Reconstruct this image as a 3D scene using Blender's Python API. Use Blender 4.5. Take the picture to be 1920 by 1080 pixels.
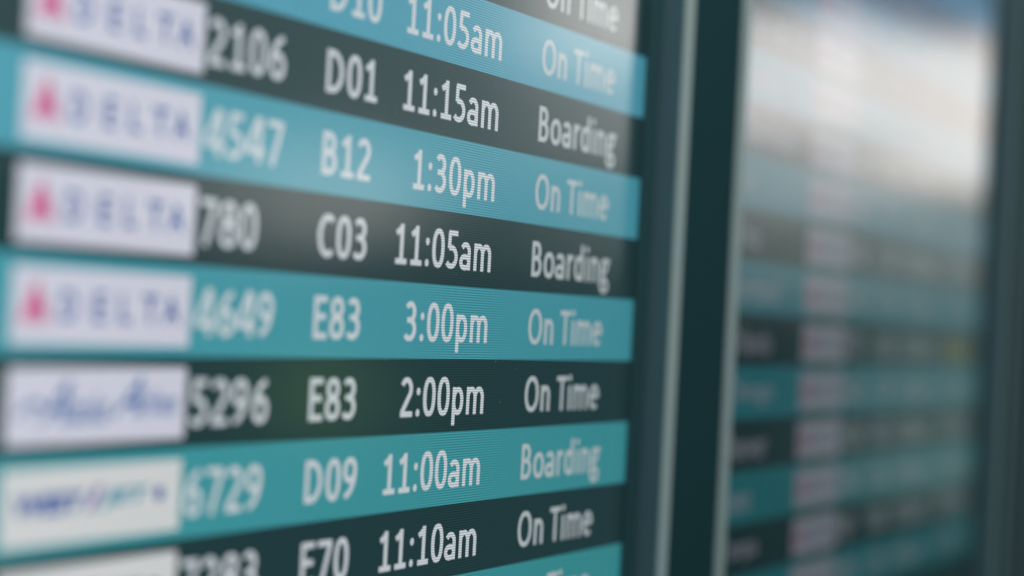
import bpy, math, random
from mathutils import Vector, Matrix

C = bpy.context.scene.collection
for o in list(bpy.data.objects):
    bpy.data.objects.remove(o)
sc = bpy.context.scene

# ------------------------------------------------------------------ scale
H = 0.04            # height of one line of the timetable, metres
Z0 = 1.60           # height of the reference line above the floor


def W(u, v, out=0.0):
    """u along the wall and v up in line heights, out = metres proud of the screen face"""
    return Vector((u * H, -out, Z0 + v * H))


# ------------------------------------------------------------------ camera
yaw, pitch, roll = 0.43961919, 0.01342733, 0.05209446
D, ZC = 13.13237534, 0.61972473
fw = Vector((math.cos(pitch) * math.cos(yaw), math.cos(pitch) * math.sin(yaw), math.sin(pitch)))
r0 = Vector((math.sin(yaw), -math.cos(yaw), 0))
u0 = r0.cross(fw)
rt = math.cos(roll) * r0 + math.sin(roll) * u0
up = -math.sin(roll) * r0 + math.cos(roll) * u0
cam_d = bpy.data.cameras.new('camera')
cam = bpy.data.objects.new('camera', cam_d)
C.objects.link(cam)
CAM = Vector((0, -D * H, Z0 + ZC * H))
m = Matrix((rt, up, -fw)).transposed().to_4x4()
m.translation = CAM
cam.matrix_world = m
cam_d.sensor_width = 36
cam_d.lens = 75
cam_d.clip_start = 0.02
cam_d.clip_end = 100
cam_d.dof.use_dof = True
cam_d.dof.focus_distance = 1.183
cam_d.dof.aperture_fstop = 2.2
cam_d.dof.aperture_blades = 9
sc.camera = cam

# ------------------------------------------------------------------ world, view
world = bpy.data.worlds.new('World')
sc.world = world
world.use_nodes = True
bg = world.node_tree.nodes['Background']
bg.inputs[0].default_value = (0.33, 0.80, 0.86, 1)
bg.inputs[1].default_value = 0.11
sc.view_settings.view_transform = 'Standard'
sc.view_settings.look = 'None'
sc.view_settings.exposure = 0
sc.view_settings.gamma = 1
sc.cycles.use_denoising = True
sc.cycles.max_bounces = 6
sc.cycles.sample_clamp_indirect = 4


# ------------------------------------------------------------------ lamps of the hall
def lamp(name, az0, az1, el0, el1, rad, col, dist=7.0, shape='RECTANGLE'):
    """a window or lamp panel of the hall; az from the wall line, el above eye level (degrees)"""
    az, el = math.radians((az0 + az1) / 2), math.radians((el0 + el1) / 2)
    w = dist * math.radians(az1 - az0)
    h = dist * math.radians(el1 - el0)
    # the direction in which the camera finds it mirrored in the screens
    p = CAM + dist * Vector((math.cos(el) * math.cos(az), math.cos(el) * math.sin(az), math.sin(el)))
    p.y = -p.y
    ld = bpy.data.lights.new(name, 'AREA')
    ld.shape = shape
    ld.size, ld.size_y = w, h
    ld.energy = rad * math.pi * w * h * (1 if shape == 'RECTANGLE' else math.pi / 4)
    ld.color = col
    o = bpy.data.objects.new(name, ld)
    C.objects.link(o)
    o.location = p
    tgt = Vector((CAM.x, -CAM.y, CAM.z))
    o.rotation_euler = (p - tgt).to_track_quat('Z', 'Y').to_euler()
    return o


lamp('window_light', 9.5, 16, 3.9, 7.9, 2.65, (1.0, 0.94, 0.895))
lamp('window_light', 9.5, 16, 1.4, 3.9, 0.55, (0.88, 1.0, 0.98))
lamp('window_light', 9.5, 16, -4.5, 1.4, 0.24, (0.75, 1.0, 0.95))
lamp('window_light', 16, 21, 5.3, 8.4, 3.3, (1.0, 0.955, 0.92))
lamp('window_light', 16, 21, 3.0, 5.3, 1.15, (0.93, 1.0, 0.98))
lamp('window_light', 16, 21, 0.8, 3.0, 0.45, (0.9, 1.0, 0.92))
lamp('window_light', 21, 25, 6.9, 11, 3.4, (1.0, 0.99, 0.95))
lamp('window_light', 21, 25, 4.2, 6.9, 1.0, (0.95, 1.0, 0.97))
lamp('window_light', 21, 25, 1.5, 4.2, 0.4, (0.9, 1.0, 0.95))
lamp('window_light', 9.5, 18, 7.9, 13, 0.7, (0.35, 0.58, 0.95))
lamp('hall_light', 25, 44, 3.4, 14, 0.42, (0.80, 1.0, 1.0))
lamp('hall_light', 27.6, 34.0, 1.6, 4.4, 1.9, (1.0, 0.99, 0.92), shape='ELLIPSE')
lamp('hall_light', 29.0, 31.6, -3.6, -1.0, 0.75, (0.55, 1.0, 0.2), shape='ELLIPSE')

# added key light above, brightens the posts' metal edges most at the top
cl = bpy.data.lights.new('added_key_light', 'AREA')
cl.shape = 'RECTANGLE'
cl.size, cl.size_y = 1.0, 0.5
cl.energy = 7.6
cl.color = (0.93, 1.0, 0.98)
clo = bpy.data.objects.new('added_key_light', cl)
C.objects.link(clo)
clo.location = (0.9, -0.95, Z0 + 0.95)
clo.rotation_euler = (clo.location - Vector((1.4, 0, Z0))).to_track_quat('Z', 'Y').to_euler()


# ------------------------------------------------------------------ materials
def mat(name):
    m = bpy.data.materials.new(name)
    m.use_nodes = True
    return m, m.node_tree, m.node_tree.nodes['Principled BSDF']


SCREEN_ROUGH = 0.13
TINT = 0.10
GAIN = 16.0


def screen_mat(name, col, strength, lines=0.36):
    """a lit patch of the LCD: emission with pixel rows, under a satin glass front"""
    m, nt, b = mat(name)
    N, L = nt.nodes, nt.links
    b.inputs['Base Color'].default_value = (0.006, 0.008, 0.009, 1)
    # thick tinted front glass: mirrors more and lets less light out towards grazing angles
    b.inputs['Roughness'].default_value = 0.8
    b.inputs['Specular IOR Level'].default_value = 0.0
    b.inputs['Coat Weight'].default_value = 1.0
    b.inputs['Coat IOR'].default_value = 1.52
    b.inputs['Coat Tint'].default_value = (TINT, TINT, TINT, 1)
    strength = strength * GAIN
    # satin front, a little uneven
    geo = N.new('ShaderNodeNewGeometry')
    no = N.new('ShaderNodeTexNoise')
    no.inputs['Scale'].default_value = 9
    no.inputs['Detail'].default_value = 3
    L.new(geo.outputs['Position'], no.inputs['Vector'])
    mr = N.new('ShaderNodeMapRange')
    mr.inputs['To Min'].default_value = SCREEN_ROUGH * 0.8
    mr.inputs['To Max'].default_value = SCREEN_ROUGH * 1.25
    L.new(no.outputs['Fac'], mr.inputs['Value'])
    L.new(mr.outputs[0], b.inputs['Coat Roughness'])
    # pixel rows
    sx = N.new('ShaderNodeSeparateXYZ')
    L.new(geo.outputs['Position'], sx.inputs[0])
    mu = N.new('ShaderNodeMath'); mu.operation = 'MULTIPLY'
    mu.inputs[1].default_value = 2 * math.pi * 29 / H
    L.new(sx.outputs['Z'], mu.inputs[0])
    sn = N.new('ShaderNodeMath'); sn.operation = 'SINE'
    L.new(mu.outputs[0], sn.inputs[0])
    st = N.new('ShaderNodeMath'); st.operation = 'MULTIPLY_ADD'
    st.inputs[1].default_value = strength * lines
    st.inputs[2].default_value = strength
    L.new(sn.outputs[0], st.inputs[0])
    L.new(st.outputs[0], b.inputs['Emission Strength'])
    b.inputs['Emission Color'].default_value = (*col, 1)
    return m


def lerp(a, b, t):
    return tuple(x + (y - x) * t for x, y in zip(a, b))


def screen_set(k):
    """the lit colours of one monitor; k = emission level, lowered where an oblique view dims it"""
    return dict(
        dark=screen_mat('screen_dark_slate', (0.013, 0.038, 0.043), k),
        white=screen_mat('screen_white', (0.58, 0.63, 0.67), k),
        white_dim=screen_mat('screen_white_dim', (0.47, 0.53, 0.55), k),  # white text dimmed in its colour for the falloff towards the right
        tile=screen_mat('screen_tile_white', (0.58, 0.59, 0.68), k, 0.1),
        tile_warm=screen_mat('screen_tile_warm_white', (0.60, 0.62, 0.62), k, 0.1),
        red=screen_mat('screen_red', (0.60, 0.09, 0.25), k),
        red_dark=screen_mat('screen_dark_red', (0.50, 0.03, 0.20), k),
        navy=screen_mat('screen_navy', (0.03, 0.09, 0.33), k),
        blue=screen_mat('screen_blue', (0.04, 0.13, 0.36), k),
        purple=screen_mat('screen_purple', (0.10, 0.08, 0.35), k),
        teal_ink=screen_mat('screen_teal_ink', (0.03, 0.25, 0.36), k),
        yellow=screen_mat('screen_yellow', (0.55, 0.50, 0.02), k),
        blank=screen_mat('screen_blank', (0.006, 0.020, 0.023), k),
    )


SM = [screen_set(1.0), screen_set(0.32)]  # far screen: off-axis dimming put into a weaker emission
_teal = {}


def teal(k, row, mon):
    """viewing-angle colour shift put into the teal: bluer at the top, greener at the foot"""
    t = max(0.0, min(1.0, (row + 3) / 8))
    key = (mon, row)
    if key not in _teal:
        _teal[key] = screen_mat('screen_teal', lerp((0.042, 0.280, 0.305), (0.076, 0.325, 0.450), t) if mon == 0
                                else lerp((0.020, 0.250, 0.290), (0.050, 0.290, 0.420), t), k)
    return _teal[key]


m_bezel, nt, b = mat('bezel_black_plastic')
b.inputs['Base Color'].default_value = (0.038, 0.102, 0.114, 1)
b.inputs['Roughness'].default_value = 0.45
n = nt.nodes.new('ShaderNodeTexNoise'); n.inputs['Scale'].default_value = 900
bp = nt.nodes.new('ShaderNodeBump'); bp.inputs['Strength'].default_value = 0.15; bp.inputs['Distance'].default_value = 0.0004
nt.links.new(n.outputs['Fac'], bp.inputs['Height']); nt.links.new(bp.outputs[0], b.inputs['Normal'])

m_panel, nt, b = mat('dark_infill_paint')
b.inputs['Base Color'].default_value = (0.028, 0.080, 0.092, 1)
b.inputs['Roughness'].default_value = 0.9
b.inputs['Specular IOR Level'].default_value = 0.03
n = nt.nodes.new('ShaderNodeTexNoise'); n.inputs['Scale'].default_value = 400
bp = nt.nodes.new('ShaderNodeBump'); bp.inputs['Strength'].default_value = 0.2; bp.inputs['Distance'].default_value = 0.0004
nt.links.new(n.outputs['Fac'], bp.inputs['Height']); nt.links.new(bp.outputs[0], b.inputs['Normal'])


def metal(name, col, rough, metallic):
    m, nt, b = mat(name)
    N, L = nt.nodes, nt.links
    b.inputs['Base Color'].default_value = (*col, 1)
    b.inputs['Metallic'].default_value = metallic
    geo = N.new('ShaderNodeNewGeometry')
    mp = N.new('ShaderNodeMapping'); mp.inputs['Scale'].default_value = (900, 900, 6)
    L.new(geo.outputs['Position'], mp.inputs[0])
    no = N.new('ShaderNodeTexNoise'); no.inputs['Scale'].default_value = 1
    L.new(mp.outputs[0], no.inputs['Vector'])
    mr = N.new('ShaderNodeMapRange')
    mr.inputs['To Min'].default_value = rough * 0.8
    mr.inputs['To Max'].default_value = rough * 1.2
    L.new(no.outputs['Fac'], mr.inputs['Value'])
    L.new(mr.outputs[0], b.inputs['Roughness'])
    return m


m_alu = metal('brushed_aluminium', (0.60, 0.64, 0.63), 0.75, 0.0)
m_side = metal('aluminium_side_shaded', (0.17, 0.28, 0.33), 0.6, 0.0)  # same aluminium darkened: shade of the left-facing sides is in the colour
m_dust, nt, b = mat('pale_dust')
b.inputs['Base Color'].default_value = (0.5, 0.5, 0.48, 1)
b.inputs['Roughness'].default_value = 0.9
m_wall, nt, b = mat('wall_paint_dark_teal')
b.inputs['Base Color'].default_value = (0.03, 0.04, 0.042, 1)
b.inputs['Roughness'].default_value = 0.8


# ------------------------------------------------------------------ mesh helpers
def mesh(name, verts, faces, mats, parent=None, fm=None, smooth=False):
    me = bpy.data.meshes.new(name)
    me.from_pydata([tuple(v) for v in verts], [], faces)
    for mm in (mats if isinstance(mats, (list, tuple)) else [mats]):
        me.materials.append(mm)
    if fm:
        for p, i in zip(me.polygons, fm):
            p.material_index = i
    me.update()
    o = bpy.data.objects.new(name, me)
    C.objects.link(o)
    if parent:
        # vertices are in world units: take the thing's place off once (bands and their print share one origin)
        o.parent = parent
        if parent.type == 'EMPTY':
            o.matrix_parent_inverse = Matrix.Translation(-parent.location)
    return o



def quad(u0, u1, v0, v1, out):
    return [W(u0, v0, out), W(u1, v0, out), W(u1, v1, out), W(u0, v1, out)]


def box_vf(u0, u1, v0, v1, o0, o1, bev=0.0):
    """box from wall side o0 to room side o1 (metres), front edges bevelled by bev metres"""
    b = bev / H
    V = [W(u0, v0, o0), W(u1, v0, o0), W(u1, v1, o0), W(u0, v1, o0)]
    F = [(3, 2, 1, 0)]
    if bev > 0:
        V += [W(u0, v0, o1 - bev), W(u1, v0, o1 - bev), W(u1, v1, o1 - bev), W(u0, v1, o1 - bev)]
        V += [W(u0 + b * .3, v0 + b * .3, o1 - bev * .3), W(u1 - b * .3, v0 + b * .3, o1 - bev * .3),
              W(u1 - b * .3, v1 - b * .3, o1 - bev * .3), W(u0 + b * .3, v1 - b * .3, o1 - bev * .3)]
        V += [W(u0 + b, v0 + b, o1), W(u1 - b, v0 + b, o1), W(u1 - b, v1 - b, o1), W(u0 + b, v1 - b, o1)]
        rings = 4
    else:
        V += [W(u0, v0, o1), W(u1, v0, o1), W(u1, v1, o1), W(u0, v1, o1)]
        rings = 2
    for r in range(rings - 1):
        a = r * 4
        for i in range(4):
            j = (i + 1) % 4
            F.append((a + i, a + j, a + 4 + j, a + 4 + i))
    a = (rings - 1) * 4
    F.append((a, a + 1, a + 2, a + 3))
    return V, F


def join(parts):
    V, F = [], []
    for v, f in parts:
        n = len(V)
        V += list(v)
        F += [tuple(i + n for i in q) for q in f]
    return V, F


# ------------------------------------------------------------------ the board's typeface, drawn with a broad pen
PA, PB = 0.057, 0.046        # half widths of the pen, em
CAP = 0.634


def arc(cx, cy, rx, ry, a0, a1, n=None, p=2.0):
    n = n or max(6, int(abs(a1 - a0) / 12))
    out = []
    for i in range(n + 1):
        a = math.radians(a0 + (a1 - a0) * i / n)
        c, s = math.cos(a), math.sin(a)
        e = 2.0 / p
        out.append((cx + rx * math.copysign(abs(c) ** e, c), cy + ry * math.copysign(abs(s) ** e, s)))
    return out


def ring(cx, cy, rx, ry, p=2.2):
    return arc(cx, cy, rx, ry, 90, 450, 30, p)


def flip(strokes):
    return [[(.507 - x, CAP - y) for x, y in s] for s in strokes]


DOT = 'dot'
six = [ring(.265, .197, .150, .152), arc(.42, .20, .305, .385, 93, 180)]
G = {
    ' ': (.226, []),
    '0': (.507, [ring(.2535, .317, .158, .276, 2.35)]),
    '1': (.507, [[(.275, .05), (.275, CAP)], [(.085, PB), (.455, PB)], [(.275, .575), (.10, .480)]]),
    '2': (.507, [arc(.235, .445, .150, .145, 155, -30) + [(.10, .07)], [(.055, PB), (.455, PB)]]),
    '3': (.507, [arc(.225, .462, .138, .128, 145, -90), arc(.215, .190, .170, .146, 90, -142), [(.13, .335), (.24, .335)]]),
    '4': (.507, [[(.325, CAP), (.045, .19)], [(.02, .165), (.49, .165)], [(.36, 0), (.36, CAP)]]),
    '5': (.507, [[(.105, .588), (.43, .588)], [(.145, .60), (.135, .33)], arc(.21, .197, .185, .153, 115, -142)]),
    '6': (.507, six),
    '7': (.507, [[(.05, .588), (.46, .588)], [(.415, .57), (.19, 0)]]),
    '8': (.507, [ring(.2535, .467, .135, .124), ring(.2535, .182, .158, .138)]),
    '9': (.507, flip(six)),
    ':': (.267, [(DOT, .134, .062), (DOT, .134, .405)]),
    'a': (.479, [[(.365, 0), (.365, .31)], arc(.225, .305, .140, .118, 0, 150), ring(.215, .132, .145, .092)]),
    'm': (.799, [[(.125, 0), (.125, .466)], arc(.258, .285, .133, .138, 175, 0) + [(.391, 0)],
                 arc(.530, .285, .139, .138, 175, 0) + [(.669, 0)]]),
    'n': (.525, [[(.125, 0), (.125, .466)], arc(.263, .285, .138, .138, 175, 0) + [(.401, 0)]]),
    'p': (.525, [[(.125, -.17), (.125, .466)], ring(.272, .232, .147, .190)]),
    'd': (.525, [[(.400, 0), (.400, .67)], ring(.253, .232, .147, .190)]),
    'b': (.525, [[(.125, 0), (.125, .67)], ring(.272, .232, .147, .190)]),
    'O': (.662, [ring(.331, .317, .235, .276, 2.15)]),
    'T': (.487, [[(.01, .588), (.477, .588)], [(.2435, 0), (.2435, .60)]]),
    'i': (.229, [[(.115, 0), (.115, .456)], (DOT, .115, .60)]),
    'l': (.229, [[(.115, 0), (.115, .67)]]),
    'e': (.498, [[(.09, .245), (.42, .245)], arc(.252, .232, .172, .192, 0, 312)]),
    'o': (.527, [ring(.263, .232, .172, .192)]),
    'r': (.349, [[(.125, 0), (.125, .466)], arc(.300, .265, .175, .158, 178, 80)]),
    'g': (.471, [ring(.205, .322, .122, .102), [(.24, .424), (.455, .424)],
                 [(.115, .25), (.085, .185), (.11, .115), (.20, .085), (.30, .068)], ring(.215, -.052, .158, .098)]),
    'y': (.453, [[(.045, .466), (.235, .03)], [(.415, .466), (.165, -.17)]]),
    'B': (.544, [[(.12, 0), (.12, CAP)], [(.12, .588), (.25, .588)] + arc(.25, .461, .135, .127, 90, -90) + [(.12, .334)],
                 [(.13, .333), (.27, .333)] + arc(.27, .190, .155, .143, 90, -90) + [(.12, .047)]]),
    'C': (.529, [arc(.310, .317, .225, .276, 52, 308)]),
    'D': (.630, [[(.12, 0), (.12, CAP)], [(.12, .588), (.23, .588)] + arc(.23, .317, .270, .271, 90, -90) + [(.12, .046)]]),
    'E': (.488, [[(.12, 0), (.12, CAP)], [(.13, .588), (.44, .588)], [(.13, .330), (.41, .330)], [(.13, .046), (.45, .046)]]),
    'F': (.459, [[(.12, 0), (.12, CAP)], [(.13, .588), (.43, .588)], [(.13, .318), (.40, .318)]]),
}


def ribbon(pts, pa, pb, closed):
    """outline of a stroke drawn with an elliptical pen"""
    n = len(pts)
    L, R = [], []
    for i in range(n):
        if closed:
            a, b = pts[(i - 1) % (n - 1)], pts[(i + 1) % (n - 1)]
        else:
            a, b = pts[max(i - 1, 0)], pts[min(i + 1, n - 1)]
        tx, ty = b[0] - a[0], b[1] - a[1]
        l = math.hypot(tx, ty) or 1
        nx, ny = -ty / l, tx / l
        q = math.sqrt((pa * nx) ** 2 + (pb * ny) ** 2)
        ox, oy = pa * pa * nx / q, pb * pb * ny / q
        L.append((pts[i][0] + ox, pts[i][1] + oy))
        R.append((pts[i][0] - ox, pts[i][1] - oy))
    return L, R


def text_geo(s, em, pa=PA, pb=PB, track=0.0, wide=1.0):
    """vertices (x, y, layer) and faces of a word, x from the first ink, y from the baseline; em in lines"""
    V, F = [], []
    x = 0.0
    layer = 0
    for ch in s:
        adv, strokes = G[ch]
        layer = 0
        for st in strokes:
            layer += 1
            if st[0] == DOT:
                _, cx, cy = st
                b0 = len(V)
                for i in range(12):
                    a = math.radians(30 * i)
                    V.append((x + cx + pa * 1.12 * math.cos(a), cy + pb * 1.32 * math.sin(a), layer))
                F.append(tuple(range(b0, b0 + 12)))
                continue
            closed = len(st) > 8 and abs(st[0][0] - st[-1][0]) < 1e-6 and abs(st[0][1] - st[-1][1]) < 1e-6
            L_, R_ = ribbon(st, pa, pb, closed)
            b0 = len(V)
            for l_, r_ in zip(L_, R_):
                V.append((x + l_[0], l_[1], layer))
                V.append((x + r_[0], r_[1], layer))
            for i in range(len(st) - 1):
                a = b0 + 2 * i
                F.append((a + 1, a + 3, a + 2, a))
        x += adv + track
    xs = [v[0] for v in V]
    x0 = min(xs)
    V = [((v[0] - x0) * em * wide, v[1] * em, v[2]) for v in V]
    return V, F, (max(xs) - x0) * em * wide


EM = 0.832


def put_text(name, s, mt, parent, v_band, left=None, right=None, em=EM, out=0.00006, **kw):
    V, F, w = text_geo(s, em, **kw)
    u = left if left is not None else right - w
    base = v_band + 0.5 - CAP * em / 2 - 0.01
    pts = [W(u + x, base + y, out + l * 0.000005) for x, y, l in V]
    return mesh(name, pts, F, mt, parent)


# builtin-font lettering, turned into meshes
_cache = {}


def font_geo(s, shear=0.0, bold=0.0, space=1.0):
    key = (s, shear, bold, space)
    if key in _cache:
        return _cache[key]
    cu = bpy.data.curves.new('lettering', 'FONT')
    cu.body = s
    cu.shear = shear
    cu.offset = bold
    cu.space_character = space
    cu.resolution_u = 3
    o = bpy.data.objects.new('lettering', cu)
    C.objects.link(o)
    dg = bpy.context.evaluated_depsgraph_get()
    dg.update()
    me = o.evaluated_get(dg).to_mesh()
    V = [(v.co.x, v.co.y) for v in me.vertices]
    F = [tuple(p.vertices) for p in me.polygons]
    o.evaluated_get(dg).to_mesh_clear()
    bpy.data.objects.remove(o)
    bpy.data.curves.remove(cu)
    x0, x1 = min(v[0] for v in V), max(v[0] for v in V)
    y0, y1 = min(v[1] for v in V), max(v[1] for v in V)
    _cache[key] = (V, F, x0, x1, y0, y1)
    return _cache[key]


def fit_font(s, u0, u1, v0, v1, out, **kw):
    """the word s stretched to fill the given rectangle of the screen"""
    V, F, x0, x1, y0, y1 = font_geo(s, **kw)
    return ([W(u0 + (x - x0) / (x1 - x0) * (u1 - u0), v0 + (y - y0) / (y1 - y0) * (v1 - v0), out) for x, y in V], F)


# ------------------------------------------------------------------ things
def thing(name, label, cat, loc, group=None):
    o = bpy.data.objects.new(name, None)
    o.empty_display_size = 0.1
    C.objects.link(o)
    o.location = loc
    o['label'] = label
    o['category'] = cat
    if group:
        o['group'] = group
    return o


LOGO_L, LOGO_R, NUM_L, GATE_L, TIME_R, STAT_L, EDGE = 16.59, 19.67, 19.76, 22.34, 27.17, 28.56, 32.64


def airline_tile(band, S, du, v, kind):
    """white airline tile with its printed mark; v = foot of the band"""
    lo, hi = v + 0.105, v + 0.875
    a, b = LOGO_L + du, LOGO_R + du
    t = mesh('airline_tile', quad(a, b, lo, hi, 0.00004), [(0, 1, 2, 3)], S['tile'] if kind in 'da' else S['tile_warm'], band)
    mid = (lo + hi) / 2
    o1 = 0.00008
    if kind == 'd':
        # red triangular emblem of four facets
        x0, xm, x1 = a + 0.11, a + 0.37, a + 0.63
        y0, ym, y1 = mid - 0.23, mid - 0.10, mid + 0.27
        top = W(xm - .01, y1, o1)
        V = [W(x0 + .02, y0 + .05, o1), W(xm - .006, ym + .01, o1), top,
             W(xm + .006, ym + .02, o1), W(x1 - .02, y0 + .05, o1), W(xm + .015, y1, o1),
             W(x0, y0, o1), W(xm, y0 + .085, o1), W(xm - .01, ym - .01, o1),
             W(x1, y0, o1), W(xm + .01, ym - .01, o1)]
        mesh('emblem', V, [(0, 1, 2), (3, 4, 5), (6, 7, 8), (7, 9, 10)], [S['red'], S['red_dark']], band, fm=[0, 1, 1, 0])
        P = []
        us = [.80, 1.35, 1.80, 2.20, 2.58]
        ws = [.28, .22, .21, .30, .33]
        for ch, x, w in zip('DELTA', us, ws):
            P.append(fit_font(ch, a + x - .02, a + x + w - .02, mid - .150, mid + .160, o1, bold=.018))
        V, F = join(P)
        mesh('airline_lettering', V, F, S['navy'], band)
    elif kind == 'a':
        # handwritten blue name
        P = [fit_font('A', a + .50, a + 1.02, mid - .19, mid + .27, o1, shear=.6, bold=.008),
             fit_font('laska', a + .98, a + 1.68, mid - .19, mid + .13, o1 + .000004, shear=.5, bold=.008),
             fit_font('A', a + 1.72, a + 2.28, mid - .13, mid + .29, o1 + .000008, shear=.6, bold=.008),
             fit_font('irlines', a + 2.22, a + 2.94, mid - .13, mid + .17, o1 + .000012, shear=.5, bold=.008)]
        sw = [(a + .16, mid - .10), (a + .34, mid + .02), (a + .50, mid + .04), (a + .62, mid - .03)]
        L_, R_ = ribbon(sw, .02, .03, False)
        pts = []
        for l_, r_ in zip(L_, R_):
            pts += [W(*l_, o1 + .000016), W(*r_, o1 + .000016)]
        P.append((pts, [(2 * i + 1, 2 * i + 3, 2 * i + 2, 2 * i) for i in range(3)]))
        V, F = join(P)
        mesh('airline_lettering', V, F, S['blue'], band)
    else:
        h0, h1 = mid - .085, mid + .125
        V, F = fit_font('WEST', a + .22, a + 1.36, h0, h1, o1, shear=.2, bold=.06)
        mesh('airline_lettering', V, F, S['navy'], band)
        V = [W(a + 1.38, h0, o1), W(a + 1.50, h0, o1), W(a + 1.66, h1 + .04, o1), W(a + 1.54, h1 + .04, o1)]
        mesh('slash', V, [(0, 1, 2, 3)], S['purple'], band)
        V, F = fit_font('JET', a + 1.62, a + 2.50, h0, h1, o1, shear=.2, bold=.045)
        mesh('airline_lettering', V, F, S['teal_ink'], band)
        V = [W(a + 2.68 + .09 * math.cos(i * math.pi / 5), mid + .03 + .085 * math.sin(i * math.pi / 5), o1) for i in range(10)]
        mesh('emblem', V, [tuple(range(10))], S['navy'], band)


def display(label, du, dv, width, rows, parity, S, kb, mon, dests=None):
    """a wide flat monitor showing the timetable; du, dv shift it along and up the wall (lines)"""
    left, right = EDGE + du - width, EDGE + du
    vb, vt = -6 + dv, 10 + dv
    t = thing('flight_display', label, 'monitor', W((left + right) / 2, vb - 0.55, -0.04), 'flight information monitors on the wall')
    bz = 0.56
    oz = 0.0025
    # bezel of four mitre-free bars, butted
    P = [box_vf(left - bz, left, vb - bz, vt + bz, -0.045, oz, 0.0012),
         box_vf(right, right + bz - 0.02, vb - bz, vt + bz, -0.045, oz, 0.0012),
         box_vf(left, right, vt, vt + bz, -0.045, oz, 0.0012),
         box_vf(left, right, vb - bz, vb, -0.045, oz, 0.0012)]
    V, F = join(P)
    mesh('bezel', V, F, m_bezel, t)
    V, F = box_vf(left, right, vb, vt, -0.044, -0.0006)
    mesh('screen_panel', V, F, S['blank'], t)
    for k in range(-6, 10):
        is_teal = (k % 2 == 0) != parity
        mt = teal(kb, k, mon) if is_teal else S['dark']
        band = mesh('timetable_band', quad(left, right, k + dv, k + 1 + dv, 0.0), [(0, 1, 2, 3)], mt, t)
        r = rows.get(k)
        v = k + dv
        if dests and k in dests:
            s, w = dests[k]
            h0 = v + 0.5 - .27
            V, F = fit_font(s, left + .35, left + .35 + w, h0, h0 + .53, 0.00006)
            mesh('destination', V, F, S['tile'], band)
        if not r:
            continue
        logo, num, gate, tm, st = r
        if logo:
            airline_tile(band, S, du, v, logo)
        if num:
            put_text('flight_number', num, S['white'], band, v, left=NUM_L + du)
        if gate:
            put_text('gate_number', gate, S['white'], band, v, left=GATE_L + du)
        if tm:
            put_text('departure_time', tm, S['white'], band, v, right=TIME_R + du)
        if st:
            put_text('flight_status', st, S['yellow'] if st == 'Delayed' else S['white_dim'], band, v, left=STAT_L + du)
    # a little dust on the glass
    rng = random.Random(5 + mon)
    V, F = [], []
    for _ in range(150):
        cu_, cv_ = rng.uniform(left, right), rng.uniform(vb, vt)
        sz = rng.uniform(.004, .010)
        an = rng.uniform(0, 3.1)
        b0 = len(V)
        for i in range(5):
            a_ = an + i * 1.257
            q = sz * rng.uniform(.6, 1.3)
            V.append(W(cu_ + q * 1.6 * math.cos(a_), cv_ + q * math.sin(a_), 0.00016))
        F.append(tuple(range(b0, b0 + 5)))
    d = mesh('dust', V, F, m_dust, t)
    d['kind'] = 'stuff'
    return t


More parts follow.
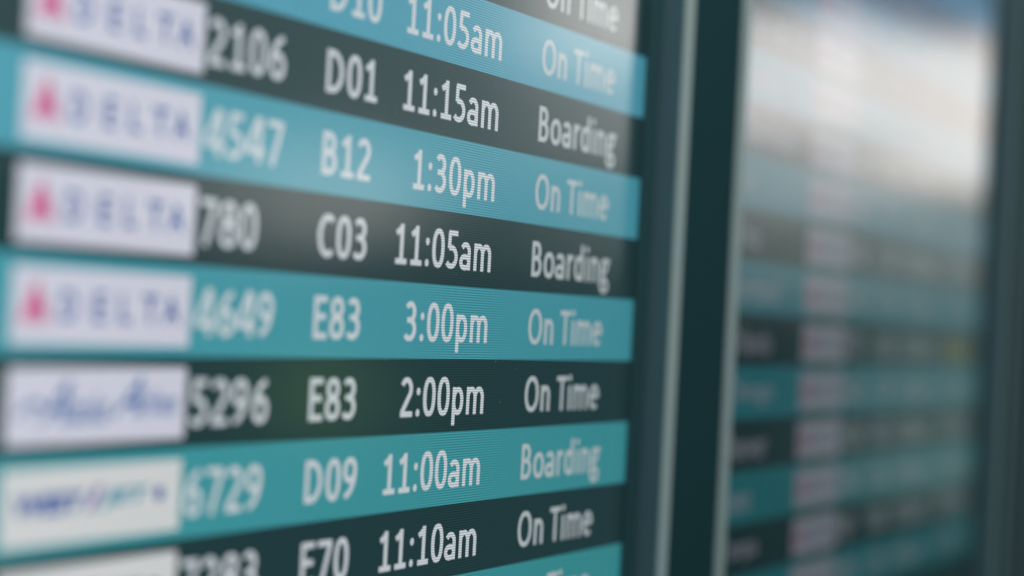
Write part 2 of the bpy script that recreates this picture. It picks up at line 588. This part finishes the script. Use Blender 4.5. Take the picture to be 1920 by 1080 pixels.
rows1 = {
    5: (None, None, None, None, 'On Time'),
    4: (None, None, 'D10', '11:05am', 'On Time'),
    3: ('d', '2106', 'D01', '11:15am', 'Boarding'),
    2: ('d', '4547', 'B12', '1:30pm', 'On Time'),
    1: ('d', '780', 'C03', '11:05am', 'Boarding'),
    0: ('d', '4649', 'E83', '3:00pm', 'On Time'),
    -1: ('a', '5296', 'E83', '2:00pm', 'On Time'),
    -2: ('w', '6729', 'D09', '11:00am', 'Boarding'),
    -3: ('w', '7283', 'E70', '11:10am', 'On Time'),
    -4: (None, None, None, None, 'On Time'),
}
rows2 = {
    8: ('d', None, None, None, None),
    7: ('d', '1184', 'B08', '9:40am', 'On Time'),
    6: ('d', '2290', 'C11', '9:55am', 'On Time'),
    5: ('d', '815', 'D04', '10:05am', 'On Time'),
    4: ('d', '1437', 'B02', '10:10am', 'On Time'),
    3: ('d', '4402', 'E81', '10:15am', 'On Time'),
    2: ('d', '906', 'C07', '10:20am', 'On Time'),
    1: ('d', '2518', 'D06', '10:25am', 'On Time'),
    0: ('d', '773', 'B10', '10:30am', 'Delayed'),
    -1: ('d', '1620', 'C09', '10:35am', 'On Time'),
    -2: ('d', '5138', 'E82', '10:40am', 'On Time'),
    -3: ('d', '2047', 'D02', '10:45am', 'On Time'),
    -4: ('d', '969', 'B04', '10:50am', 'On Time'),
    -5: ('d', '3350', 'C05', '10:55am', 'On Time'),
}
dests2 = {4: ('Charlotte', 3.25), 3: ('Ely', 1.0), 2: ('Lima', 1.5), 1: ('Portland', 2.75), 0: ('Orlando', 2.45),
          -1: ('Chicago', 2.7), -2: ('Denver', 2.5), -3: ('Reno', 1.65), -4: ('Tampa', 2.2), 5: ('Boston', 2.4), 6: ('Denver', 2.5)}

DU2, DV2 = 25.40, -0.0895
display('large near monitor on the left with bright teal and dark lines of legible flights', 0, 0, 20.9,
        rows1, False, SM[0], 1.0, 0)
display('farther, dimmer, blurred monitor on the right with white window glare on its upper part', DU2, DV2, 20.9,
        rows2, True, SM[1], 0.37, 1, dests2)


def mullion(u, label):
    """dark upright post between the monitors with bare metal edges"""
    vb, vt = -9.0, 13.0
    pr = 0.0185
    w, fl = 3.30, 0.44
    t = thing('divider_post', label, 'post', W(u + w / 2, vb, 0), 'upright posts between the monitors')
    # channel: side webs and back in the darkened aluminium
    P = [box_vf(u, u + 0.10, vb, vt, -0.045, pr - 0.002), box_vf(u + w - 0.10, u + w, vb, vt, -0.045, pr - 0.002),
         box_vf(u + 0.10, u + w - 0.10, vb, vt, -0.045, -0.030)]
    V, F = join(P)
    mesh('channel', V, F, m_side, t)
    for a in (u - 0.012, u + w - fl + 0.012):
        V, F = box_vf(a, a + fl, vb - 0.02, vt + 0.02, pr - 0.002, pr, 0.0009)
        mesh('edge_strip', V, F, m_alu, t)
    V, F = box_vf(u + fl, u + w - fl, vb, vt, -0.020, pr - 0.0012)
    mesh('infill_panel', V, F, m_panel, t)
    return t


mullion(33.21, 'dark upright post with pale metal edges between the two monitors')
mullion(33.21 + 25.40 + 0.8, 'blurred dark upright post at the far right edge, beyond the second monitor')

# wall carrying it all
V, F = box_vf(2, 90, -40, 40, -0.25, -0.05)
wl = mesh('wall', V, F, m_wall)
wl['kind'] = 'structure'
